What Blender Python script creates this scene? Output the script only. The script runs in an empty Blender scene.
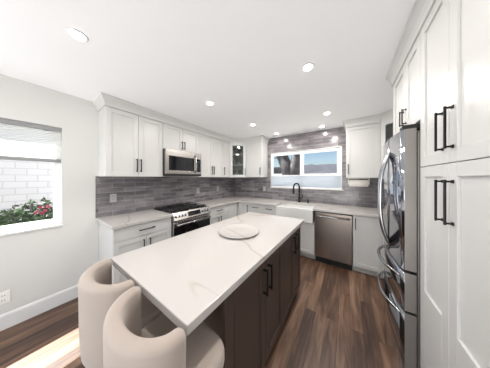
import bpy, bmesh, math, random
from mathutils import Vector, Matrix
random.seed(7)
sc = bpy.context.scene
COL = sc.collection
PI = math.pi

# ------------------------------------------------------------------ camera
cam_d = bpy.data.cameras.new('camera')
cam = bpy.data.objects.new('camera', cam_d)
COL.objects.link(cam)
cam.location = (0, 0, 1.43)
cam.rotation_euler = (math.radians(90), 0, math.radians(34.31))
cam_d.sensor_width = 36.0
cam_d.lens = 36.0 * 148.87 / 490.0
cam_d.shift_y = -5.8 / 490.0
cam_d.clip_start = 0.02
sc.camera = cam

# ------------------------------------------------------------------ light
sc.view_settings.view_transform = 'Standard'
sc.view_settings.look = 'None'
sc.view_settings.gamma = 1.0
sc.view_settings.use_curve_mapping = False
sc.view_settings.exposure = 0.52
sc.cycles.max_bounces = 12
sc.cycles.diffuse_bounces = 8
sc.cycles.transparent_max_bounces = 16
sc.cycles.use_denoising = True

w = bpy.data.worlds.new('sky')
sc.world = w
w.use_nodes = True
nt = w.node_tree
sky = nt.nodes.new('ShaderNodeTexSky')
sky.sky_type = 'NISHITA'
sky.sun_disc = False
sky.sun_elevation = math.radians(58)
sky.sun_rotation = math.radians(-105)
sky.air_density = 1.0
sky.dust_density = 0.6
bg = nt.nodes['Background']
nt.links.new(sky.outputs[0], bg.inputs[0])
bg.inputs[1].default_value = 0.100

def light(name, kind, loc, direction, energy, color=(1, 1, 1), size=None, size_y=None, **kw):
    l = bpy.data.lights.new(name, kind)
    l.energy = energy
    l.color = color
    if kind == 'AREA':
        l.shape = 'RECTANGLE' if size_y else 'DISK'
        l.size = size
        if size_y:
            l.size_y = size_y
    for k, v in kw.items():
        setattr(l, k, v)
    o = bpy.data.objects.new(name, l)
    COL.objects.link(o)
    o.location = loc
    o.rotation_euler = Vector(direction).to_track_quat('-Z', 'Y').to_euler()
    return o

light('sun', 'SUN', (-6, -1, 8), (0.60, 0.17, -1.0), 25.0, (1.0, 0.95, 0.88), angle=math.radians(0.6))
# added fill lamp behind the camera, tilted up to brighten the ceiling
light('added_rear_fill', 'AREA', (-0.8, -2.50, 0.85), (0.22, 1, 0.62), 45.0, (0.90, 0.955, 1.0), 3.3, 2.1)
# daylight entering by the left window
light('window_daylight', 'AREA', (-2.72, -0.42, 1.30), (1, 0.15, -0.15), 3.5, (0.92, 0.96, 1.0), 1.1, 0.7)

# ------------------------------------------------------------------ helpers
ORG = {}

def tag(o, label=None, cat=None, group=None, kind=None):
    if label: o['label'] = label
    if cat: o['category'] = cat
    if group: o['group'] = group
    if kind: o['kind'] = kind
    return o

def empty(name, loc, label, cat, group=None):
    o = bpy.data.objects.new(name, None)
    COL.objects.link(o)
    o.location = loc
    o.empty_display_size = 0.1
    ORG[o.name] = Vector(loc)
    return tag(o, label, cat, group)

def frame(P, right):
    """local x = viewer's right, y = away from the viewer, z = up"""
    r = Vector(right).normalized()
    z = Vector((0, 0, 1))
    y = z.cross(r)
    return Matrix(((r.x, y.x, 0, P[0]), (r.y, y.y, 0, P[1]), (r.z, y.z, 1, P[2]), (0, 0, 0, 1)))

class MB:
    def __init__(self, xf=None):
        self.bm = bmesh.new()
        self.xf = xf or Matrix.Identity(4)
        self.mi = 0
    def _merge(self, b, smooth=False):
        bmesh.ops.recalc_face_normals(b, faces=b.faces[:])
        vs = {}
        for v in b.verts:
            vs[v] = self.bm.verts.new(self.xf @ v.co)
        for f in b.faces:
            try:
                nf = self.bm.faces.new([vs[v] for v in f.verts])
                nf.smooth = smooth
                nf.material_index = self.mi
            except ValueError:
                pass
        b.free()
        return self
    def box(self, x0, x1, y0, y1, z0, z1, bev=0.0, seg=2, rot=None):
        b = bmesh.new()
        bmesh.ops.create_cube(b, size=1.0)
        c = Vector(((x0 + x1) / 2, (y0 + y1) / 2, (z0 + z1) / 2))
        for v in b.verts:
            v.co = Vector((v.co.x * (x1 - x0), v.co.y * (y1 - y0), v.co.z * (z1 - z0)))
        if bev > 0:
            bev = min(bev, 0.45 * min(abs(x1 - x0), abs(y1 - y0), abs(z1 - z0)))
            bmesh.ops.bevel(b, geom=b.edges[:], offset=bev, segments=seg, affect='EDGES', profile=0.5)
        for v in b.verts:
            v.co = (rot @ v.co if rot else v.co) + c
        return self._merge(b, False)
    def prism(self, pts, z0, z1, bev=0.0):
        b = bmesh.new()
        lo = [b.verts.new((p[0], p[1], z0)) for p in pts]
        hi = [b.verts.new((p[0], p[1], z1)) for p in pts]
        b.faces.new(lo); b.faces.new(hi)
        n = len(pts)
        for i in range(n):
            b.faces.new([lo[i], lo[(i + 1) % n], hi[(i + 1) % n], hi[i]])
        if bev > 0:
            bmesh.ops.recalc_face_normals(b, faces=b.faces[:])
            bmesh.ops.bevel(b, geom=b.edges[:], offset=bev, segments=2, affect='EDGES', profile=0.5)
        return self._merge(b, False)
    def lathe(self, prof, n=32, c=(0, 0, 0), axis='z', smooth=True, cap=True, sx=1.0, sy=1.0):
        b = bmesh.new()
        rings = []
        for r, z in prof:
            ring = []
            for k in range(n):
                a = 2 * PI * k / n
                p = Vector((r * math.cos(a) * sx, r * math.sin(a) * sy, z))
                if axis == 'y': p = Vector((p.x, p.z, p.y))
                if axis == 'x': p = Vector((p.z, p.x, p.y))
                ring.append(b.verts.new(p + Vector(c)))
            rings.append(ring)
        for a_, b_ in zip(rings, rings[1:]):
            for k in range(n):
                b.faces.new([a_[k], a_[(k + 1) % n], b_[(k + 1) % n], b_[k]])
        if cap:
            b.faces.new(rings[0]); b.faces.new(rings[-1])
        return self._merge(b, smooth)
    def tube(self, pts, r, n=10, smooth=True, r1=None):
        b = bmesh.new()
        pts = [Vector(p) for p in pts]
        rings = []
        up = None
        m = len(pts)
        for i, p in enumerate(pts):
            t = (pts[min(i + 1, m - 1)] - pts[max(i - 1, 0)]).normalized()
            if up is None:
                up = t.orthogonal().normalized()
            up = (up - t * up.dot(t)).normalized()
            s = t.cross(up)
            rr = r if r1 is None else r + (r1 - r) * i / (m - 1)
            rings.append([b.verts.new(p + (up * math.cos(2 * PI * k / n) + s * math.sin(2 * PI * k / n)) * rr) for k in range(n)])
        for a_, b_ in zip(rings, rings[1:]):
            for k in range(n):
                b.faces.new([a_[k], a_[(k + 1) % n], b_[(k + 1) % n], b_[k]])
        b.faces.new(rings[0]); b.faces.new(rings[-1])
        return self._merge(b, smooth)
    def extrude_profile(self, prof, path):
        """prof: (out, z) pairs swept along a plan path with mitred corners; out is to the path's right-hand side"""
        b = bmesh.new()
        path = [Vector((p[0], p[1])) for p in path]
        rows = []
        for i, p in enumerate(path):
            d0 = (p - path[i - 1]).normalized() if i > 0 else None
            d1 = (path[i + 1] - p).normalized() if i < len(path) - 1 else None
            if d0 is None: d0 = d1
            if d1 is None: d1 = d0
            n0 = Vector((d0.y, -d0.x)); n1 = Vector((d1.y, -d1.x))
            m = (n0 + n1).normalized()
            m = m / max(0.2, m.dot(n0))
            rows.append([b.verts.new((p.x + m.x * o, p.y + m.y * o, z)) for o, z in prof])
        n = len(prof)
        for a_, b_ in zip(rows, rows[1:]):
            for k in range(n):
                b.faces.new([a_[k], a_[(k + 1) % n], b_[(k + 1) % n], b_[k]])
        b.faces.new(rows[0]); b.faces.new(rows[-1])
        return self._merge(b, False)
    def build(self, name, mats, parent=None, label=None, cat=None, group=None, kind=None, weld=False):
        me = bpy.data.meshes.new(name)
        org = ORG[parent.name] if parent is not None else Vector((0, 0, 0))
        if parent is None:
            # origin at the base centre of the thing
            xs = [v.co for v in self.bm.verts]
            lo = Vector((min(c.x for c in xs), min(c.y for c in xs), min(c.z for c in xs)))
            hi = Vector((max(c.x for c in xs), max(c.y for c in xs), max(c.z for c in xs)))
            org = Vector(((lo.x + hi.x) / 2, (lo.y + hi.y) / 2, lo.z))
        for v in self.bm.verts:
            v.co -= org
        self.bm.to_mesh(me)
        self.bm.free()
        if not isinstance(mats, (list, tuple)):
            mats = [mats]
        for m in mats:
            me.materials.append(m)
        o = bpy.data.objects.new(name, me)
        COL.objects.link(o)
        ORG[o.name] = org
        if parent is not None:
            o.parent = parent
        else:
            o.location = org
        return tag(o, label, cat, group, kind)

# ------------------------------------------------------------------ materials
def mat(name, color, rough=0.5, metal=0.0, **kw):
    m = bpy.data.materials.new(name)
    m.use_nodes = True
    p = m.node_tree.nodes['Principled BSDF']
    p.inputs['Base Color'].default_value = (*color, 1)
    p.inputs['Roughness'].default_value = rough
    p.inputs['Metallic'].default_value = metal
    for k, v in kw.items():
        p.inputs[k].default_value = v
    return m

def N(m, t, **kw):
    n = m.node_tree.nodes.new(t)
    for k, v in kw.items():
        setattr(n, k, v)
    return n

def L(m, a, b):
    m.node_tree.links.new(a, b)

def P(m):
    return m.node_tree.nodes['Principled BSDF']

def noise_bump(m, scale, strength, dist=0.002, stretch=None):
    tc = N(m, 'ShaderNodeTexCoord')
    src = tc.outputs['Object']
    if stretch:
        mp = N(m, 'ShaderNodeMapping')
        mp.inputs['Scale'].default_value = stretch
        L(m, src, mp.inputs[0]); src = mp.outputs[0]
    nz = N(m, 'ShaderNodeTexNoise')
    nz.inputs['Scale'].default_value = scale
    nz.inputs['Detail'].default_value = 4
    L(m, src, nz.inputs['Vector'])
    bp = N(m, 'ShaderNodeBump')
    bp.inputs['Strength'].default_value = strength
    bp.inputs['Distance'].default_value = dist
    L(m, nz.outputs['Fac'], bp.inputs['Height'])
    L(m, bp.outputs[0], P(m).inputs['Normal'])
    return nz

def ramp(m, stops):
    r = N(m, 'ShaderNodeValToRGB')
    e = r.color_ramp.elements
    while len(e) < len(stops):
        e.new(0.5)
    for el, (pos, c) in zip(e, stops):
        el.position = pos
        el.color = (*c, 1)
    return r

M = {}
M['wall'] = mat('wall_paint', (0.66, 0.66, 0.645), 0.75); noise_bump(M['wall'], 180, 0.08)
M['ceiling'] = mat('ceiling_paint', (0.93, 0.94, 0.955), 0.8); noise_bump(M['ceiling'], 150, 0.08)
M['trim'] = mat('trim_paint', (0.72, 0.72, 0.715), 0.35); noise_bump(M['trim'], 90, 0.02)
M['cab'] = mat('cabinet_white_paint', (0.585, 0.582, 0.572), 0.32); noise_bump(M['cab'], 120, 0.02)
M['toe'] = mat('toe_kick_white', (0.62, 0.60, 0.57), 0.5); noise_bump(M['toe'], 120, 0.02)
M['dark'] = mat('cabinet_espresso', (0.066, 0.045, 0.036), 0.40); noise_bump(M['dark'], 60, 0.06, stretch=(8, 8, 1))
M['black'] = mat('handle_black', (0.012, 0.012, 0.013), 0.35, 0.6); noise_bump(M['black'], 200, 0.02)
M['blackgloss'] = mat('black_glass', (0.008, 0.008, 0.010), 0.06); noise_bump(M['blackgloss'], 3, 0.01)
M['iron'] = mat('cast_iron', (0.012, 0.012, 0.012), 0.55); noise_bump(M['iron'], 250, 0.2)
M['gap'] = mat('dark_recess', (0.02, 0.02, 0.02), 0.8); noise_bump(M['gap'], 50, 0.02)
M['steel'] = mat('brushed_steel', (0.46, 0.435, 0.41), 0.27, 1.0); noise_bump(M['steel'], 60, 0.03, 0.001, (1, 1, 60))
M['dwsteel'] = mat('dark_brushed_steel', (0.32, 0.27, 0.237), 0.27, 1.0); noise_bump(M['dwsteel'], 60, 0.05, 0.001, (60, 1, 1))
M['fridgesteel'] = mat('fridge_steel', (0.46, 0.49, 0.55), 0.07, 1.0); noise_bump(M['fridgesteel'], 60, 0.006, 0.001, (60, 60, 1))
M['fridgeside'] = mat('fridge_side_grey', (0.27, 0.25, 0.235), 0.4, 0.7); noise_bump(M['fridgeside'], 60, 0.02)
M['chrome'] = mat('polished_handle', (0.40, 0.40, 0.415), 0.18, 1.0); noise_bump(M['chrome'], 60, 0.01)
M['ceramic'] = mat('white_fireclay', (0.74, 0.74, 0.73), 0.12); noise_bump(M['ceramic'], 8, 0.01)
M['paper'] = mat('paper_towel', (0.86, 0.83, 0.78), 0.9); noise_bump(M['paper'], 150, 0.3)
M['plate'] = mat('outlet_plastic', (0.85, 0.84, 0.82), 0.4); noise_bump(M['plate'], 60, 0.01)
M['tileplate'] = mat('grey_outlet_plastic', (0.36, 0.35, 0.36), 0.4); noise_bump(M['tileplate'], 60, 0.01)
M['vinyl'] = mat('window_vinyl', (0.86, 0.87, 0.88), 0.35); noise_bump(M['vinyl'], 60, 0.01)
M['rail'] = mat('shade_rail_grey', (0.27, 0.275, 0.28), 0.5); noise_bump(M['rail'], 60, 0.02)

def emit(name, color, s):
    m = bpy.data.materials.new(name)
    m.use_nodes = True
    p = P(m)
    p.inputs['Base Color'].default_value = (0.9, 0.9, 0.9, 1)
    p.inputs['Emission Color'].default_value = (*color, 1)
    p.inputs['Emission Strength'].default_value = s
    return m
M['lens'] = emit('lamp_lens', (1.0, 0.95, 0.86), 14.0)

def glass(name, tint, gloss=0.06):
    m = bpy.data.materials.new(name)
    m.use_nodes = True
    n = m.node_tree
    n.nodes.remove(P(m))
    tr = N(m, 'ShaderNodeBsdfTransparent'); tr.inputs[0].default_value = (*tint, 1)
    gl = N(m, 'ShaderNodeBsdfGlossy'); gl.inputs['Roughness'].default_value = 0.02
    mx = N(m, 'ShaderNodeMixShader')
    lw = N(m, 'ShaderNodeLayerWeight'); lw.inputs[0].default_value = 0.25
    mt = N(m, 'ShaderNodeMath', operation='MULTIPLY_ADD')
    mt.inputs[1].default_value = 0.35; mt.inputs[2].default_value = gloss
    L(m, lw.outputs['Fresnel'], mt.inputs[0])
    L(m, mt.outputs[0], mx.inputs[0])
    L(m, tr.outputs[0], mx.inputs[1]); L(m, gl.outputs[0], mx.inputs[2])
    L(m, mx.outputs[0], n.nodes['Material Output'].inputs[0])
    return m
M['pane'] = glass('window_glass', (0.97, 0.98, 0.99), 0.01)
M['cabglass'] = glass('cabinet_glass', (0.80, 0.82, 0.82), 0.05)
M['ware'] = glass('glassware', (0.86, 0.90, 0.90), 0.16)

def shade_mat(dc, tcol):
    m = bpy.data.materials.new('cellular_shade_fabric')
    m.use_nodes = True
    n = m.node_tree
    n.nodes.remove(P(m))
    df = N(m, 'ShaderNodeBsdfDiffuse'); df.inputs[0].default_value = (*dc, 1)
    tl = N(m, 'ShaderNodeBsdfTranslucent'); tl.inputs[0].default_value = (*tcol, 1)
    tc = N(m, 'ShaderNodeTexCoord')
    wv = N(m, 'ShaderNodeTexWave', bands_direction='Z'); wv.inputs['Scale'].default_value = 16
    bp = N(m, 'ShaderNodeBump'); bp.inputs['Strength'].default_value = 0.25; bp.inputs['Distance'].default_value = 0.004
    L(m, tc.outputs['Object'], wv.inputs['Vector']); L(m, wv.outputs['Fac'], bp.inputs['Height'])
    L(m, bp.outputs[0], df.inputs['Normal'])
    mx = N(m, 'ShaderNodeMixShader'); mx.inputs[0].default_value = 0.5
    L(m, df.outputs[0], mx.inputs[1]); L(m, tl.outputs[0], mx.inputs[2])
    L(m, mx.outputs[0], n.nodes['Material Output'].inputs[0])
    return m
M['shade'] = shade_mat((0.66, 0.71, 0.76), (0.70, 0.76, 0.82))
M['shade_white'] = shade_mat((0.80, 0.81, 0.80), (0.93, 0.94, 0.92))

def quartz():
    m = mat('quartz_white_veined', (0.86, 0.85, 0.83), 0.14)
    tc = N(m, 'ShaderNodeTexCoord')
    mp = N(m, 'ShaderNodeMapping')
    mp.inputs['Rotation'].default_value = (0, 0, math.radians(32))
    mp.inputs['Scale'].default_value = (0.55, 1.5, 1.0)
    L(m, tc.outputs['Generated'] if False else tc.outputs['Object'], mp.inputs[0])
    n1 = N(m, 'ShaderNodeTexNoise')
    n1.inputs['Scale'].default_value = 1.05; n1.inputs['Detail'].default_value = 2.5; n1.inputs['Roughness'].default_value = 0.45
    n1.inputs['Distortion'].default_value = 0.35
    L(m, mp.outputs[0], n1.inputs['Vector'])
    s = N(m, 'ShaderNodeMath', operation='SUBTRACT'); s.inputs[1].default_value = 0.5
    a = N(m, 'ShaderNodeMath', operation='ABSOLUTE')
    L(m, n1.outputs['Fac'], s.inputs[0]); L(m, s.outputs[0], a.inputs[0])
    r = ramp(m, [(0.0, (1, 1, 1)), (0.003, (0.6, 0.6, 0.6)), (0.012, (0, 0, 0))])
    L(m, a.outputs[0], r.inputs[0])
    n2 = N(m, 'ShaderNodeTexNoise'); n2.inputs['Scale'].default_value = 2.3
    L(m, tc.outputs['Object'], n2.inputs['Vector'])
    r2 = ramp(m, [(0.36, (0, 0, 0)), (0.52, (1, 1, 1))])
    L(m, n2.outputs['Fac'], r2.inputs[0])
    mu = N(m, 'ShaderNodeMath', operation='MULTIPLY')
    L(m, r.outputs[0], mu.inputs[0]); L(m, r2.outputs[0], mu.inputs[1])
    mx = N(m, 'ShaderNodeMix', data_type='RGBA')
    mx.inputs[6].default_value = (0.525, 0.50, 0.482, 1)
    mx.inputs[7].default_value = (0.43, 0.365, 0.315, 1)
    L(m, mu.outputs[0], mx.inputs[0])
    L(m, mx.outputs[2], P(m).inputs['Base Color'])
    return m
M['quartz'] = quartz()

def tile(name, axes):
    """glazed grey subway tile, running bond; axes picks which world axes make the wall's plane"""
    m = mat(name, (0.3, 0.29, 0.3), 0.16)
    ge = N(m, 'ShaderNodeNewGeometry')
    sp = N(m, 'ShaderNodeSeparateXYZ'); L(m, ge.outputs['Position'], sp.inputs[0])
    cb = N(m, 'ShaderNodeCombineXYZ')
    L(m, sp.outputs[axes[0]], cb.inputs[0]); L(m, sp.outputs[axes[1]], cb.inputs[1])
    ad = N(m, 'ShaderNodeVectorMath', operation='ADD'); ad.inputs[1].default_value = (10.0, -0.914 + 10 * 0.064, 0)
    L(m, cb.outputs[0], ad.inputs[0])
    br = N(m, 'ShaderNodeTexBrick')
    br.offset = 0.5
    br.inputs['Color1'].default_value = (0.130, 0.122, 0.130, 1)
    br.inputs['Color2'].default_value = (0.240, 0.226, 0.232, 1)
    br.inputs['Mortar'].default_value = (0.33, 0.315, 0.32, 1)
    br.inputs['Scale'].default_value = 1.0
    br.inputs['Mortar Size'].default_value = 0.0022
    br.inputs['Mortar Smooth'].default_value = 0.2
    br.inputs['Bias'].default_value = -0.15
    br.inputs['Brick Width'].default_value = 0.27
    br.inputs['Row Height'].default_value = 0.064
    L(m, ad.outputs[0], br.inputs['Vector'])
    nz = N(m, 'ShaderNodeTexNoise'); nz.inputs['Scale'].default_value = 7; nz.inputs['Detail'].default_value = 4
    mp = N(m, 'ShaderNodeMapping'); mp.inputs['Scale'].default_value = (0.6, 2.2, 1)
    L(m, cb.outputs[0], mp.inputs[0]); L(m, mp.outputs[0], nz.inputs['Vector'])
    rr = ramp(m, [(0.3, (0.72, 0.72, 0.76)), (0.7, (1.30, 1.27, 1.25))])
    L(m, nz.outputs['Fac'], rr.inputs[0])
    mx = N(m, 'ShaderNodeMix', data_type='RGBA', blend_type='MULTIPLY'); mx.inputs[0].default_value = 1
    L(m, br.outputs['Color'], mx.inputs[6]); L(m, rr.outputs[0], mx.inputs[7])
    L(m, mx.outputs[2], P(m).inputs['Base Color'])
    iv = N(m, 'ShaderNodeMath', operation='MULTIPLY_ADD'); iv.inputs[1].default_value = -1.0; iv.inputs[2].default_value = 1.0
    L(m, br.outputs['Fac'], iv.inputs[0])
    n3 = N(m, 'ShaderNodeTexNoise'); n3.inputs['Scale'].default_value = 9
    L(m, cb.outputs[0], n3.inputs['Vector'])
    ma = N(m, 'ShaderNodeMath', operation='MULTIPLY_ADD'); ma.inputs[1].default_value = 0.9
    L(m, n3.outputs['Fac'], ma.inputs[0]); L(m, iv.outputs[0], ma.inputs[2])
    bp = N(m, 'ShaderNodeBump'); bp.inputs['Strength'].default_value = 0.35; bp.inputs['Distance'].default_value = 0.003
    L(m, ma.outputs[0], bp.inputs['Height']); L(m, bp.outputs[0], P(m).inputs['Normal'])
    return m
M['tile_back'] = tile('tile_back', ('X', 'Z'))
M['tile_left'] = tile('tile_left', ('Y', 'Z'))

def planks():
    m = mat('floor_planks', (0.2, 0.12, 0.08), 0.38)
    ge = N(m, 'ShaderNodeNewGeometry')
    sp = N(m, 'ShaderNodeSeparateXYZ'); L(m, ge.outputs['Position'], sp.inputs[0])
    cb = N(m, 'ShaderNodeCombineXYZ')
    L(m, sp.outputs['Y'], cb.inputs[0]); L(m, sp.outputs['X'], cb.inputs[1])
    ad = N(m, 'ShaderNodeVectorMath', operation='ADD'); ad.inputs[1].default_value = (20.3, 20.07, 0)
    L(m, cb.outputs[0], ad.inputs[0])
    br = N(m, 'ShaderNodeTexBrick')
    br.offset = 0.37
    br.inputs['Color1'].default_value = (0, 0, 0, 1)
    br.inputs['Color2'].default_value = (1, 1, 1, 1)
    br.inputs['Mortar'].default_value = (0, 0, 0, 1)
    br.inputs['Scale'].default_value = 1.0
    br.inputs['Mortar Size'].default_value = 0.0015
    br.inputs['Brick Width'].default_value = 1.25
    br.inputs['Row Height'].default_value = 0.1005
    L(m, ad.outputs[0], br.inputs['Vector'])
    mp = N(m, 'ShaderNodeMapping'); mp.inputs['Scale'].default_value = (1.2, 10, 1)
    of = N(m, 'ShaderNodeVectorMath', operation='MULTIPLY'); of.inputs[1].default_value = (7.0, 3.0, 5.0)
    L(m, br.outputs['Color'], of.inputs[0])
    a2 = N(m, 'ShaderNodeVectorMath', operation='ADD')
    L(m, cb.outputs[0], mp.inputs[0]); L(m, mp.outputs[0], a2.inputs[0]); L(m, of.outputs[0], a2.inputs[1])
    n1 = N(m, 'ShaderNodeTexNoise'); n1.inputs['Scale'].default_value = 1.6; n1.inputs['Detail'].default_value = 7; n1.inputs['Distortion'].default_value = 1.0
    L(m, a2.outputs[0], n1.inputs['Vector'])
    n2 = N(m, 'ShaderNodeTexNoise'); n2.inputs['Scale'].default_value = 1.5; n2.inputs['Detail'].default_value = 3
    mp2 = N(m, 'ShaderNodeMapping'); mp2.inputs['Scale'].default_value = (1.0, 3.5, 1)
    L(m, cb.outputs[0], mp2.inputs[0]); L(m, mp2.outputs[0], n2.inputs['Vector'])
    s1 = N(m, 'ShaderNodeMath', operation='MULTIPLY_ADD'); s1.inputs[1].default_value = 0.75
    L(m, n1.outputs['Fac'], s1.inputs[0])
    s0 = N(m, 'ShaderNodeMath', operation='MULTIPLY'); s0.inputs[1].default_value = 0.28
    L(m, br.outputs['Color'], s0.inputs[0]); L(m, s0.outputs[0], s1.inputs[2])
    s2 = N(m, 'ShaderNodeMath', operation='MULTIPLY_ADD'); s2.inputs[1].default_value = 0.35
    L(m, n2.outputs['Fac'], s2.inputs[0]); L(m, s1.outputs[0], s2.inputs[2])
    r = ramp(m, [(0.46, (0.028, 0.016, 0.011)), (0.62, (0.072, 0.037, 0.024)), (0.76, (0.145, 0.080, 0.050)), (0.92, (0.26, 0.16, 0.105))])
    L(m, s2.outputs[0], r.inputs[0])
    mx = N(m, 'ShaderNodeMix', data_type='RGBA'); mx.inputs[7].default_value = (0.03, 0.02, 0.016, 1)
    L(m, br.outputs['Fac'], mx.inputs[0]); L(m, r.outputs[0], mx.inputs[6])
    L(m, mx.outputs[2], P(m).inputs['Base Color'])
    bp = N(m, 'ShaderNodeBump'); bp.inputs['Strength'].default_value = 0.15; bp.inputs['Distance'].default_value = 0.002
    L(m, n1.outputs['Fac'], bp.inputs['Height']); L(m, bp.outputs[0], P(m).inputs['Normal'])
    return m
M['floor'] = planks()

def fabric():
    m = mat('stool_velvet', (0.39, 0.33, 0.29), 0.85)
    P(m).inputs['Sheen Weight'].default_value = 0.35
    P(m).inputs['Sheen Roughness'].default_value = 0.4
    noise_bump(m, 320, 0.25, 0.001)
    return m
M['fabric'] = fabric()

def blockwall():
    m = mat('painted_block', (0.85, 0.85, 0.86), 0.8)
    ge = N(m, 'ShaderNodeNewGeometry')
    sp = N(m, 'ShaderNodeSeparateXYZ'); L(m, ge.outputs['Position'], sp.inputs[0])
    cb = N(m, 'ShaderNodeCombineXYZ'); L(m, sp.outputs['Y'], cb.inputs[0]); L(m, sp.outputs['Z'], cb.inputs[1])
    ad = N(m, 'ShaderNodeVectorMath', operation='ADD'); ad.inputs[1].default_value = (10, 0.02, 0)
    L(m, cb.outputs[0], ad.inputs[0])
    br = N(m, 'ShaderNodeTexBrick')
    br.inputs['Color1'].default_value = (0.41, 0.41, 0.435, 1); br.inputs['Color2'].default_value = (0.445, 0.445, 0.47, 1)
    br.inputs['Mortar'].default_value = (0.34, 0.34, 0.36, 1)
    br.inputs['Scale'].default_value = 1; br.inputs['Mortar Size'].default_value = 0.006
    br.inputs['Brick Width'].default_value = 0.20; br.inputs['Row Height'].default_value = 0.10
    L(m, ad.outputs[0], br.inputs['Vector']); L(m, br.outputs['Color'], P(m).inputs['Base Color'])
    return m
M['block'] = blockwall()

def mottled(name, c1, c2, scale, rough=0.85):
    m = mat(name, c1, rough)
    tc = N(m, 'ShaderNodeTexCoord')
    nz = N(m, 'ShaderNodeTexNoise'); nz.inputs['Scale'].default_value = scale; nz.inputs['Detail'].default_value = 5
    L(m, tc.outputs['Object'], nz.inputs['Vector'])
    r = ramp(m, [(0.35, c1), (0.65, c2)])
    L(m, nz.outputs['Fac'], r.inputs[0]); L(m, r.outputs[0], P(m).inputs['Base Color'])
    return m
M['concrete'] = mottled('patio_concrete', (0.26, 0.255, 0.245), (0.32, 0.315, 0.305), 3)
M['leaf'] = mottled('leaf_green', (0.020, 0.045, 0.020), (0.06, 0.10, 0.045), 14, 0.5)
M['petal'] = mottled('petal_red', (0.20, 0.02, 0.05), (0.32, 0.07, 0.11), 20, 0.6)
M['bark'] = mottled('tree_bark', (0.030, 0.027, 0.030), (0.085, 0.078, 0.083), 6)
M['roofing'] = mottled('roof_shingle', (0.020, 0.022, 0.028), (0.036, 0.039, 0.048), 2)
M['stucco'] = mottled('white_stucco', (0.80, 0.80, 0.80), (0.86, 0.86, 0.86), 2)
P(M['roofing']).inputs['Specular IOR Level'].default_value = 0.15
M['hedge'] = mottled('hedge_green', (0.03, 0.06, 0.03), (0.08, 0.12, 0.06), 5)

# ------------------------------------------------------------------ room shell
LX, RX, BY, FY, H = -2.682, 1.000, 3.403, -2.60, 2.409
WY0, WY1, WZ0, WZ1 = -1.00, 0.226, 0.905, 2.003        # left window opening
SX0, SX1, SZ0, SZ1 = -1.532, -0.085, 1.215, 2.030      # sink window opening
WT = 0.14
MB().box(LX - WT, RX + WT, FY - WT, BY + WT, -0.10, 0).build('floor', M['floor'], label='brown wood plank floor running toward the sink wall', cat='floor', kind='structure')
MB().box(LX - WT, RX + WT, FY - WT, BY + WT, H, H + 0.12).build('ceiling', M['ceiling'], label='flat white ceiling with recessed lights', cat='ceiling', kind='structure')
b = MB()
b.box(LX - WT, LX, FY, WY0, 0, H); b.box(LX - WT, LX, WY1, BY, 0, H)
b.box(LX - WT, LX, WY0, WY1, 0, WZ0); b.box(LX - WT, LX, WY0, WY1, WZ1, H)
b.build('wall_left', M['wall'], label='off-white painted wall with the shaded garden window', cat='wall', kind='structure')
b = MB()
b.box(LX - WT, SX0, BY, BY + WT, 0, H); b.box(SX1, RX + WT, BY, BY + WT, 0, H)
b.box(SX0, SX1, BY, BY + WT, 0, SZ0); b.box(SX0, SX1, BY, BY + WT, SZ1, H)
b.build('wall_back', M['wall'], label='wall behind the sink, covered in grey tile', cat='wall', kind='structure')
MB().box(RX, RX + WT, FY, BY, 0, H).build('wall_right', M['wall'], label='wall behind the refrigerator and tall pantry', cat='wall', kind='structure')
DX0, DX1, DZ = -2.45, 0.85, 2.15  # unseen opening, added in the wall behind the viewer to let in more light
b = MB()
b.box(LX - WT, DX0, FY - WT, FY, 0, H); b.box(DX1, RX + WT, FY - WT, FY, 0, H); b.box(DX0, DX1, FY - WT, FY, DZ, H)
b.build('wall_front', M['wall'], label='wall with a wide opening added for light behind the viewer', cat='wall', kind='structure')
b = MB()
b.box(DX0, DX0 + 0.05, FY - WT, FY, 0, DZ, 0.004); b.box(DX1 - 0.05, DX1, FY - WT, FY, 0, DZ, 0.004); b.box(DX0, DX1, FY - WT, FY, DZ - 0.05, DZ, 0.004)
b.build('added_opening_frame', M['vinyl'], label='white frame of the unseen opening added for light', cat='door', kind='structure')

# baseboard on the left wall, stopping at the base cabinets
prof = [(0, 0), (0.014, 0), (0.014, 0.125), (0.009, 0.140), (0.004, 0.147), (0, 0.147)]
MB().extrude_profile(prof, [(LX, FY), (LX, 0.55)]).build('baseboard_left', M['trim'], label='tall white baseboard along the window wall', cat='baseboard', kind='structure')

# tile
TT = 0.008
b = MB()
b.box(LX + TT, -1.63, BY - TT, BY, 0.914, 1.46); b.box(-1.63, SX0, BY - TT, BY, 0.914, H); b.box(SX1, -0.008, BY - TT, BY, 0.914, H)
b.box(-0.008, RX, BY - TT, BY, 0.914, 1.46)
b.box(SX0, SX1, BY - TT, BY, 0.914, SZ0); b.box(SX0, SX1, BY - TT, BY, SZ1, H)
b.build('trim_1', M['tile_back'], label='grey glazed subway tile around the sink window', cat='backsplash', kind='structure')
MB().box(LX, LX + TT, 0.50, BY, 0.914, 1.456).build('trim_2', M['tile_left'], label='grey glazed subway tile behind the gas range', cat='backsplash', kind='structure')

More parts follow.
